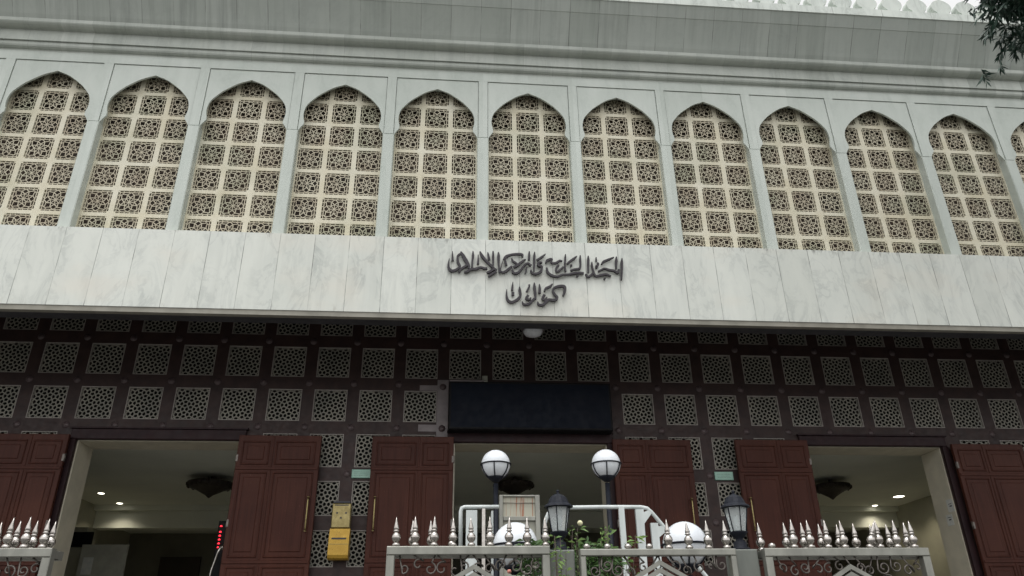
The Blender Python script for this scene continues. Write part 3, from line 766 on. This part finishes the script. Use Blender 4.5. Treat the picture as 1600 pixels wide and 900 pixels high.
# interior lights and fittings
i_ = 0
for x, y_, lab in ((-7.40, 17.4, 'left ceiling downlight in the hall behind the left doorway'), (-7.45, 18.6, 'right ceiling downlight in the hall behind the left doorway'),
                 (10.85, 17.5, 'bright ceiling downlight in the hall behind the right doorway'), (10.9, 18.7, 'faint small ceiling downlight in the hall behind the right doorway')):
    t = thing('ceiling_downlight', lab, 'lamp', (x, y_, HC-.001), 'downlights in the hall')
    r = .065 if i_ != 2 else .12
    mb = MB(); mb.lathe([(r+.03, 0), (r+.03, -.012), (r, -.014)], n=20); mb.build('rim', M['plaster'], t)
    mb = MB(); mb.lathe([(r, -.015), (r*.8, -.02), (.002, -.022)], n=20); mb.build('bulb', M['lampon'], t)
    li = bpy.data.lights.new('downlight', 'SPOT'); li.energy = (18 if i_ != 2 else 40); li.color = (1, .9, .7); li.spot_size = math.radians(130); li.shadow_soft_size = .08; li.spot_blend = .8
    lo = bpy.data.objects.new('downlight', li); C.objects.link(lo); lo.location = (x, y_, HC-.06)
    i_ += 1
for x, y_, r, lab in ((-4.62, 15.7, .44, 'dark dished chandelier seen through the left doorway'), (1.44, 15.6, .40, 'dark dished chandelier seen through the middle doorway'), (8.25, 15.7, .4, 'dim chandelier seen through the right doorway')):
    t = thing('chandelier', lab, 'lamp', (x, y_, HC-.001), 'chandeliers in the hall')
    mb = MB(); mb.tube([(0, 0, 0), (0, 0, -.12)], .02); mb.lathe([(.1, -.08), (.3*r/.46, -.09), (r, -.12), (r*1.02, -.17), (r*.9, -.22), (r*.7, -.24), (r*.45, -.30), (.08, -.36), (.01, -.42)], n=28)
    for k in range(14):
        a = 2*math.pi*k/14; mb.lathe([(.01, -.03), (.045, .0), (.05, .05), (.02, .07)], (r*.95*math.cos(a), r*.95*math.sin(a), -.2), 8)
    mb.build('bowl', M['darkwood'], t)
ck = thing('wall_clock', 'black display with a column of red lit digits inside the left doorway', 'clock', (-3.46, 13.1, 1.44+E))
mb = MB(); mb.cham(-.17, .24, 0, .06, -.34, .60, .01); mb.build('casing', M['blackplastic'], ck)
mb = MB()
for zz in (.52, .43, .37, .31, .25, .19):
    mb.lathe([(.019, -.014), (.016, .0), (.008, .008)], (-.12, -.012, zz), 8)
mb.build('digits', M['red'], ck)
mb = MB()
for zz in (.45, .38, .31, .24): mb.box(-.02, .02, -.006, -.001, zz-.008, zz+.008)
mb.build('small_digits', M['paper'], ck)
pg = MB(); pg.tube([(-3.66, 12.9, FLOOR), (-3.58, 12.9, 1.25+E), (-3.52, 12.9, 1.52+E), (-3.49, 12.9, 1.62+E), (-3.46, 12.9, 1.63+E), (-3.45, 12.9, 1.57+E)], [.018, .018, .018, .03, .03, .02], 8)
tag(pg.build('metal_pole', M['steel']), 'slender shiny metal pole with a bent head inside the left doorway', 'pole')
sc = MB(); sc.cham(-7.35, -6.85, 16.12, 16.19, 2.02+E, 2.30+E, .01)
tag(sc.build('wall_screen', M['blackplastic']), 'small dark screen on the inner wall behind the left doorway', 'screen')
pa = thing('folding_screen', 'pale blue grey standing screen low inside the left doorway', 'screen', (-6.3, 15.5, FLOOR))
mb = MB(); mb.cham(-.42, .42, -.02, .02, .05, 1.98+E-FLOOR, .008); mb.build('panel', M['cream2'], pa)
mb = MB()
for x in (-.38, .38): mb.box(x-.03, x+.03, -.2, .2, 0, .05)
mb.build('foot', M['scroll'], pa)
mb = MB(); mb.box(-.10, .12, -.023, -.0205, 1.10+E-FLOOR, 1.40+E-FLOOR); mb.box(-.34, -.16, -.023, -.0205, 1.45+E-FLOOR, 1.75+E-FLOOR); mb.build('sheet', M['paper'], pa)
# ------------------------------------------------------------------ globe lamps
def globe_lamp(r, h, label, loc, tube_r):
    t = thing('globe_lamp', label, 'street lamp', loc, 'white globe lamps')
    n = 28; prof_ = [(r*math.sin(math.pi*i/18), -r*math.cos(math.pi*i/18)) for i in range(19)]; prof_[0] = (.002, -r); prof_[-1] = (.002, r)
    mb = MB(); mb.lathe(prof_, (0, 0, h), n); mb.build('globe', M['opal'], t)
    mb = MB(); R = r*1.045
    mb.tube([(R*math.cos(a), R*math.sin(a), h) for a in [2*math.pi*i/32 for i in range(33)]], .0075, 6)
    for k in range(6):
        a = 2*math.pi*k/6+.35
        mb.tube([(R*math.cos(b)*math.cos(a), R*math.cos(b)*math.sin(a), h-R*math.sin(b)) for b in [math.radians(68)*i/8 for i in range(9)]], .0065, 6)
    mb.build('cage', M['iron'], t)
    mb = MB(); mb.lathe([(.03, -r*1.22), (r*.34, -r*1.08), (r*.50, -r*.97), (r*.56, -r*.86), (r*.48, -r*.90)], (0, 0, h), 20)
    mb.build('bowl', M['iron'], t)
    mb = MB(); mb.lathe([(.12, 0), (.12, .03), (.07, .06), (.055, .12), (tube_r, .18), (tube_r, h-r*1.3)], n=14); mb.build('pole', M['iron'], t)
    return t
globe_lamp(.160, 3.51-FLOOR, 'left one of the two white globe lamps standing high before the middle doorway', (.575, 8.37, FLOOR-.002), .027)
globe_lamp(.160, 3.50-FLOOR, 'right one of the two white globe lamps standing high before the middle doorway', (1.797, 8.27, FLOOR-.002), .027)
globe_lamp(.165, 2.325, 'low white globe lamp half hidden behind the middle gate rail', (.54, 5.79, 0), .03)
globe_lamp(.165, 2.325, 'low white globe lamp behind the spiked fence, left of the right lantern', (1.81, 5.76, 0), .03)
# ------------------------------------------------------------------ gate posts with lanterns
for x, rz, lab1, lab2 in ((.768, .2, 'square grey stone gate post between the middle gate and the low fence', 'black carriage lantern on the gate post beside the middle gate'),
                   (1.980, .55, 'square grey stone gate post between the low fence and the right gate', 'black carriage lantern on the gate post left of the right gate')):
    mb = MB(); mb.cham(x-.082, x+.082, 5.03, 5.19, 0, .605+E, .008); tag(mb.build('gate_post', M['post']), lab1, 'post', 'grey gate posts')
    t = thing('carriage_lantern', lab2, 'lantern', (x, 5.11, .606+E), 'carriage lanterns', rz)
    t.scale = (.84, .84, 1.04)
    mb = MB(); mb.lathe([(.075, 0), (.075, .012), (.052, .016), (.05, .05), (.03, .06), (.03, .072), (.05, .085), (.07, .105), (.074, .112), (.055, .114)], n=12); mb.build('base', M['iron'], t)
    mb = MB(); r0, r1, z0, z1 = .058, .088, .118, .262
    mb.lathe([(r0, z0), (r1, z1)], n=6, smooth=False); mb.build('glass', M['glass'], t)
    mb = MB()
    for k in range(6):
        a = 2*math.pi*k/6; mb.tube([(.061*math.cos(a), .061*math.sin(a), .112), (.077*math.cos(a), .077*math.sin(a), .19), (.092*math.cos(a), .092*math.sin(a), z1+.002)], .0042, 6)
    mb.lathe([(.098, z1), (.098, z1+.008), (.09, z1+.008)], n=6, smooth=False)
    mb.build('frame', M['iron'], t)
    mb = MB(); mb.lathe([(.118, z1+.004), (.112, z1+.014), (.088, z1+.026), (.080, z1+.042), (.066, z1+.066), (.036, z1+.082), (.012, z1+.090), (.010, z1+.098), (.014, z1+.104), (.010, z1+.112), (.001, z1+.116)], n=12, smooth=False); mb.build('roof', M['iron'], t)
    mb = MB(); mb.lathe([(.014, .115), (.014, .15), (.022, .165), (.024, .19), (.018, .21), (.002, .22)], n=10); mb.build('bulb', M['whitepaint'], t)
# ------------------------------------------------------------------ gates with steel finials
fn = MB()
fn.lathe([(.018, 0), (.024, .004), (.0255, .012), (.022, .020), (.012, .025), (.012, .028), (.019, .033), (.026, .044), (.0285, .056), (.0265, .068), (.019, .080), (.011, .086), (.011, .090),
          (.018, .093), (.0185, .098), (.012, .102), (.0155, .107), (.0172, .111), (.0125, .130), (.0065, .156), (.0005, .184)], n=18)
fn_me = fn.mesh('finial', M['steel'])
kb = MB(); kb.lathe([(.008, 0), (.012, .004), (.0225, .012), (.0235, .020), (.018, .030), (.008, .036), (.001, .037)], n=16)
kb_me = kb.mesh('ball_finial', M['steel'])
def scroll(mb, cx, cz, y, r, turns, a0, sgn, tail):
    pts = []
    N = 26
    for i in range(N):
        t = i/(N-1); a = a0+sgn*turns*2*math.pi*t; rr = r*(.25+.75*t); pts.append((cx+rr*math.cos(a), y, cz+rr*math.sin(a)))
    if tail: pts.append((tail[0], y, tail[1]))
    mb.tube(pts, .0055, 6)
def gate(x0, x1, ztop, label, front, back, balls, rail=.052, stile=.05, apex=None, legs=(True, True), y=5.0, cat='gate', name='metal_gate', chv=.0):
    t = thing(name, label, cat, ((x0+x1)/2, y, 0)); ox = -(x0+x1)/2; zt = ztop
    mb = MB()
    mb.cham(x0+ox, x1+ox, -.03, .03, zt-rail, zt, .005)
    if legs[0]: mb.cham(x0+ox, x0+ox+stile, -.0285, .03, .06, zt-rail-.0005, .005)
    if legs[1]: mb.cham(x1+ox-stile, x1+ox, -.0285, .03, .06, zt-rail-.0005, .005)
    mb.cham(x0+ox+stile, x1+ox-stile, -.027, .03, .10, .16, .005)
    mb.cham(x0+ox+stile, x1+ox-stile, -.027, .03, 1.05, 1.10, .005)
    # back rail that carries the second row of finials
    if back: mb.box(x0+ox, x1+ox, .08, .13, zt-rail-.006, zt-.006)
    if back: mb.box(x0+ox, x0+ox+.03, .0305, .0795, zt-rail, zt-.01); mb.box(x1+ox-.03, x1+ox, .0305, .0795, zt-rail, zt-.01)
    mb.build('frame', M['gate'], t)
    mb = MB()
    n = max(2, int((x1-x0)/.12))
    for i in range(1, n):
        x = x0+ox+(x1-x0)*i/n
        mb.tube([(x, .0, .16), (x, .0, 1.05)], .009, 6)
    mb.build('bar', M['gate'], t)
    if apex:
        ax, az = apex; ax += ox; mb = MB()
        for d, (yy) in ((0, -.004), (.045, .0), (.09, .003)):
            for sg in (-1, 1):
                lim = (x1+ox-stile-ax) if sg > 0 else (ax-x0-ox-stile)
                L = min(.42, lim*.95)
                a = (ax, az-d-.006*abs(d)); b = (ax+sg*L, az-d-L*.56)
                q = [(a[0], a[1]), (b[0], b[1]), (b[0], b[1]-.028), (a[0], a[1]-.030)]
                if sg > 0: q = q[::-1]
                mb.prism_y(q, -.012+yy+(.0005 if sg > 0 else 0), .012+yy)
        mb.build('chevron', M['gate'], t)
    mb = MB(); rnd = random.Random(int(x0*100)+5)
    x = x0+ox+stile+.06
    zz = zt-rail
    while x < x1+ox-stile-.03:
        r = rnd.uniform(.028, .045); s_ = rnd.choice((-1, 1))
        scroll(mb, x, zz-.055-rnd.uniform(0, .04), rnd.uniform(-.008, .012), r, rnd.uniform(.8, 1.3), rnd.uniform(0, 6), s_, (x+s_*.03, zz+.001))
        scroll(mb, x+.02, zz-.16-rnd.uniform(0, .06), rnd.uniform(-.008, .012), r*1.3, rnd.uniform(.8, 1.3), rnd.uniform(0, 6), -s_, (x-s_*.05, zz-.26))
        x += rnd.uniform(.055, .09)
    mb.build('scrollwork', M['scroll'], t)
    for rowy, xs_, zo in ((0, front, 0), (.105, back, -.006)):
        for i, x in enumerate(xs_):
            o = bpy.data.objects.new('finial', fn_me); C.objects.link(o); o.parent = t; o.location = (x+ox, rowy, zt+zo-.001)
            if abs(x-2.815) < .001: bent = o
            o.rotation_euler = (rnd.uniform(-.03, .03), rnd.uniform(-.035, .035), rnd.uniform(0, 6)); s_ = rnd.uniform(.96, 1.04); o.scale = (s_, s_, s_)
    for x in balls:
        pass
    if x0 > 2: bent.rotation_euler = (.1, .32, 0); bent['label'] = 'dull finial bent to the right'
    for x in balls:
        o = bpy.data.objects.new('ball_finial', kb_me); C.objects.link(o); o.parent = t; o.location = (x+ox, 0, zt-.001)
    return t
gate(-4.2, -2.325, .617+E, 'grey metal gate at the far left with rows of shiny steel spikes on top', [-2.400-.1045*i for i in range(17)], [-2.408-.105*i for i in range(17)], [], apex=(-3.2, .5+E))
gate(-.339, .684, .622+E, 'grey metal gate in the middle topped with steel spikes, left of the first lantern', [-.285+.1183*i for i in range(9)], [-.185, -.068, .308], [.062], apex=(.205, .515+E))
gate(.876, 1.893, .602+E, 'low thin-railed metal fence between the two lanterns, ball tips then spikes', [1.461, 1.597, 1.726, 1.847], [], [.924, 1.058, 1.193, 1.333], rail=.042, stile=.036, apex=(1.389, .535+E), cat='fence', name='metal_fence')
gate(2.085, 3.205, .604+E, 'grey metal gate at the right with dense double rows of steel spikes', [2.301, 2.416, 2.532, 2.647, 2.815, 2.890, 3.010, 3.128], [2.12]+[2.302+.1208*i for i in range(8)], [2.150], apex=(2.651, .505+E))
# ------------------------------------------------------------------ railings on the platform
YR_ = 7.68; k_ = YR_/7.2
def rp(x, z_): return (x*k_, YR_, z_*k_+E)
t = thing('handrail', 'short white handrail with a broad post left of the notice board', 'railing', (.2, YR_, FLOOR))
def rel(mb, name, t_, mat):
    o = mb.build(name, mat, t_); o.location = -Vector(t_.location); return o
mb = MB(); mb.tube([rp(.172, .80), rp(.168, 1.20), rp(.178, 1.236), rp(.205, 1.245), rp(.575, 1.247)], .020, 10); rel(mb, 'rail', t, M['whitepaint'])
mb = MB(); mb.box(.218*k_, .32*k_, YR_-.02, YR_+.02, FLOOR, 1.215*k_+E); rel(mb, 'post', t, M['whitepaint'])
mb = MB(); mb.box(.365*k_, .395*k_, YR_-.01, YR_+.03, FLOOR, 1.23*k_+E); rel(mb, 'baluster', t, M['steel'])
mb = MB(); mb.box(.45*k_, .47*k_, YR_-.01, YR_+.03, FLOOR, 1.21*k_+E); rel(mb, 'thin_baluster', t, M['whitepaint'])
t = thing('handrail', 'long white handrail that bends down to the right beside the right globe lamps', 'railing', (1.5, YR_, FLOOR))
mb = MB(); mb.tube([rp(.945, .70), rp(.945, 1.05), rp(.955, 1.12), rp(.985, 1.185), rp(1.03, 1.225), rp(1.075, 1.24), rp(1.5, 1.247), rp(1.87, 1.247), rp(1.93, 1.235), rp(1.97, 1.20), rp(2.14, .985), rp(2.45, .60), rp(2.9, .05)], .020, 10)
rel(mb, 'rail', t, M['whitepaint'])
for (a, za, w, wb) in ((1.69, 1.245, .042, .036), (1.85, 1.225, .062, .040), (1.985, 1.10, .056, .05)):
    mb = MB(); zb = FLOOR-.02
    x = a*k_; zt = za*k_+E
    mb.prism_y([(x-.03, zb), (x-.03+wb*1.3, zb), (x-.04+w*1.35, zt), (x-.04, zt)], YR_-.02, YR_+.02)
    if a > 1.8: mb.prism_y([(x-.04+w*1.3, zt-.14), (x+.14, zt-.02 if a < 1.9 else zt-.06), (x+.12, zt+.0 if a < 1.9 else zt-.03), (x-.04+w*1.3, zt-.03)], YR_-.018, YR_+.018)
    rel(mb, 'post', t, M['whitepaint'])
# notice board
t = thing('notice_board', 'grey framed notice board with rust streaks behind the left globe lamp', 'sign', (.725, 7.4, 0))
s_ = 7.4/7.2; x0, x1, zt = (.526*s_-.725), (.905*s_-.725), 1.352*s_+E
mb = MB(); mb.cham(x0, x0+.035, -.03, .03, 0, zt, .004); mb.cham(x1-.045, x1, -.03, .03, 0, zt, .004)
mb.cham(x0+.036, x1-.046, -.028, .03, zt-.016, zt, .004); mb.cham(x0+.036, x1-.046, -.028, .03, zt-.24, zt-.20, .004); mb.cham(x0+.036, x1-.046, -.028, .03, .9, .95, .004)
mb.build('frame', M['gate'], t)
mb = MB(); mb.box(x0+.036, x1-.046, -.005, .01, zt-.20, zt-.016); mb.build('rusty_panel', M['rust'], t, label='cream panel with brown rust streaks')
mb = MB(); mb.box(x0+.036, x1-.046, -.004, .01, .95, zt-.24); mb.build('lower_panel', M['cream2'], t)
mb = MB(); mb.tube([(x0+.036, -.02, zt-.075), (x1-.05, -.02, zt-.075)], .004, 6); mb.build('rod', M['scroll'], t)
# ------------------------------------------------------------------ plants
def plant(cx, cy, z0, h, spread, n, ls, label, stems=5, mat='leaf', name='leafy_shrub', seed=1, lean=(0, 0), bloom=None):
    rnd = random.Random(seed); t = thing(name, label, 'plant', (cx, cy, z0))
    ms, mf = MB(), MB(); tips = []
    for s_ in range(stems):
        a = rnd.uniform(0, 6.28); r = spread*rnd.uniform(.3, 1)
        p = [(0, 0, 0)]
        for i in range(1, 7):
            f = i/6; p.append((math.cos(a)*r*f**1.5+lean[0]*f, math.sin(a)*r*.6*f**1.5+lean[1]*f, h*f*rnd.uniform(.94, 1)))
        ms.tube(p, [.006*(1-.7*i/6) for i in range(7)], 5); tips.append(p)
    for k in range(n):
        p = rnd.choice(tips); f = (1-.55*rnd.random()**1.6)*5.999; i = min(int(f), 5); a = Vector(p[i]).lerp(Vector(p[i+1]), f-i)
        d = Vector((rnd.gauss(0, 1), rnd.gauss(0, 1), rnd.uniform(-.4, .9))).normalized()
        sd = d.cross(Vector((rnd.gauss(0, 1), rnd.gauss(0, 1), rnd.gauss(0, 1)))).normalized(); L = ls*rnd.uniform(.55, 1.25); w = L*.13
        o_ = a+d*rnd.uniform(0, ls*.5); tip = o_+d*L+Vector((0, 0, -L*.25)); mid = o_+d*L*.5
        mf.add([o_, mid+sd*w, tip, mid-sd*w], [(0, 1, 2, 3)])
    ms.build('stem', M['bark'], t); mf.build('foliage', M[mat], t)
    if bloom:
        mb = MB()
        for bx, by, bz, br in bloom[0]: mb.lathe([(br*math.sin(math.pi*i/6)+.001, -br*math.cos(math.pi*i/6)) for i in range(7)], (bx, by, bz), 10)
        mb.build('bloom', M[bloom[1]], t)
plant(1.10, 5.75, .0, 2.34, .20, 2600, .07, 'dense green shrub behind the left end of the low fence', 14, seed=3)
plant(1.20, 6.1, .0, 2.50, .22, 260, .075, 'thin leafy sprig rising above the low fence', 5, mat='leaf2', name='leafy_sprig', seed=5, lean=(.16, 0))
plant(.66, 5.5, .0, 2.33, .13, 1500, .065, 'green climbing shrub behind the right end of the middle gate', 10, seed=9, bloom=([(-.20, -.1, 2.11, .014)], 'pinkbloom'))
plant(.742, 4.95, .0, 2.32, .04, 210, .045, 'bright narrow creeper in front of the first lantern post', 5, mat='leaf2', name='creeper', seed=11)
plant(.885, 5.25, .0, 2.42, .05, 90, .06, 'small creeper with a pale bud right of the first lantern', 4, mat='leaf2', name='creeper', seed=14, bloom=([(.045, -.02, 2.40, .018)], 'bloom'))
# ------------------------------------------------------------------ tree at the right
t = thing('tree', 'dark leafy tree reaching over the cornice at the top right', 'tree', (8.8, 5.0, .0))
mt = MB(); limbs = []
mt.tube([(0, 0, 0), (.05, .05, 1.8), (-.05, .1, 3.8), (0, .1, 5.6), (.1, 0, 7.4), (.05, 0, 9.4)], [.24, .2, .17, .14, .10, .04], 12)
rnd = random.Random(21)
for k in range(60):
    a = rnd.uniform(0, 6.28) if k % 2 else rnd.uniform(2.5, 3.8); lf_ = math.cos(a) < .2; z0 = rnd.uniform(7.65, 9.0) if lf_ else rnd.uniform(6.0, 8.9); L = rnd.uniform(1.9, 2.45) if lf_ else rnd.uniform(1.6, 3.2)
    p = [Vector((0, .1, z0))]
    for i in range(1, 7):
        f = i/6; p.append(Vector((math.cos(a)*L*f, math.sin(a)*L*f+.1, z0+L*.75*f-L*.35*f*f+rnd.uniform(-.05, .05))))
    mt.tube(p, [.05*(1-.8*i/6)+.006 for i in range(7)], 6); limbs.append(p)
mt.build('trunk', M['bark'], t)
mf = MB()
for p in limbs:
    for k in range(110):
        f = rnd.uniform(.45, 1)*6; i = min(int(f), 5); c = p[i].lerp(p[i+1], f-i)+Vector((rnd.gauss(0, .16), rnd.gauss(0, .16), rnd.gauss(0, .12)))
        ax = Vector((rnd.gauss(0, 1), rnd.gauss(0, 1), rnd.uniform(-.9, .3))).normalized(); LL = rnd.uniform(.18, .4)
        mt2 = c+ax*LL
        for q in range(22):
            s0 = c.lerp(mt2, rnd.random()); d = (Vector((rnd.gauss(0, .7), rnd.gauss(0, .7), -.75+rnd.gauss(0, .3)))+ax*.4).normalized(); L = rnd.uniform(.09, .17)
            sd = d.cross(Vector((rnd.gauss(0, 1), rnd.gauss(0, 1), rnd.gauss(0, 1)))).normalized()*L*.10
            mf.add([s0, s0+d*L*.45+sd, s0+d*L, s0+d*L*.45-sd], [(0, 1, 2, 3)])
mf.build('crown', M['treeleaf'], t)
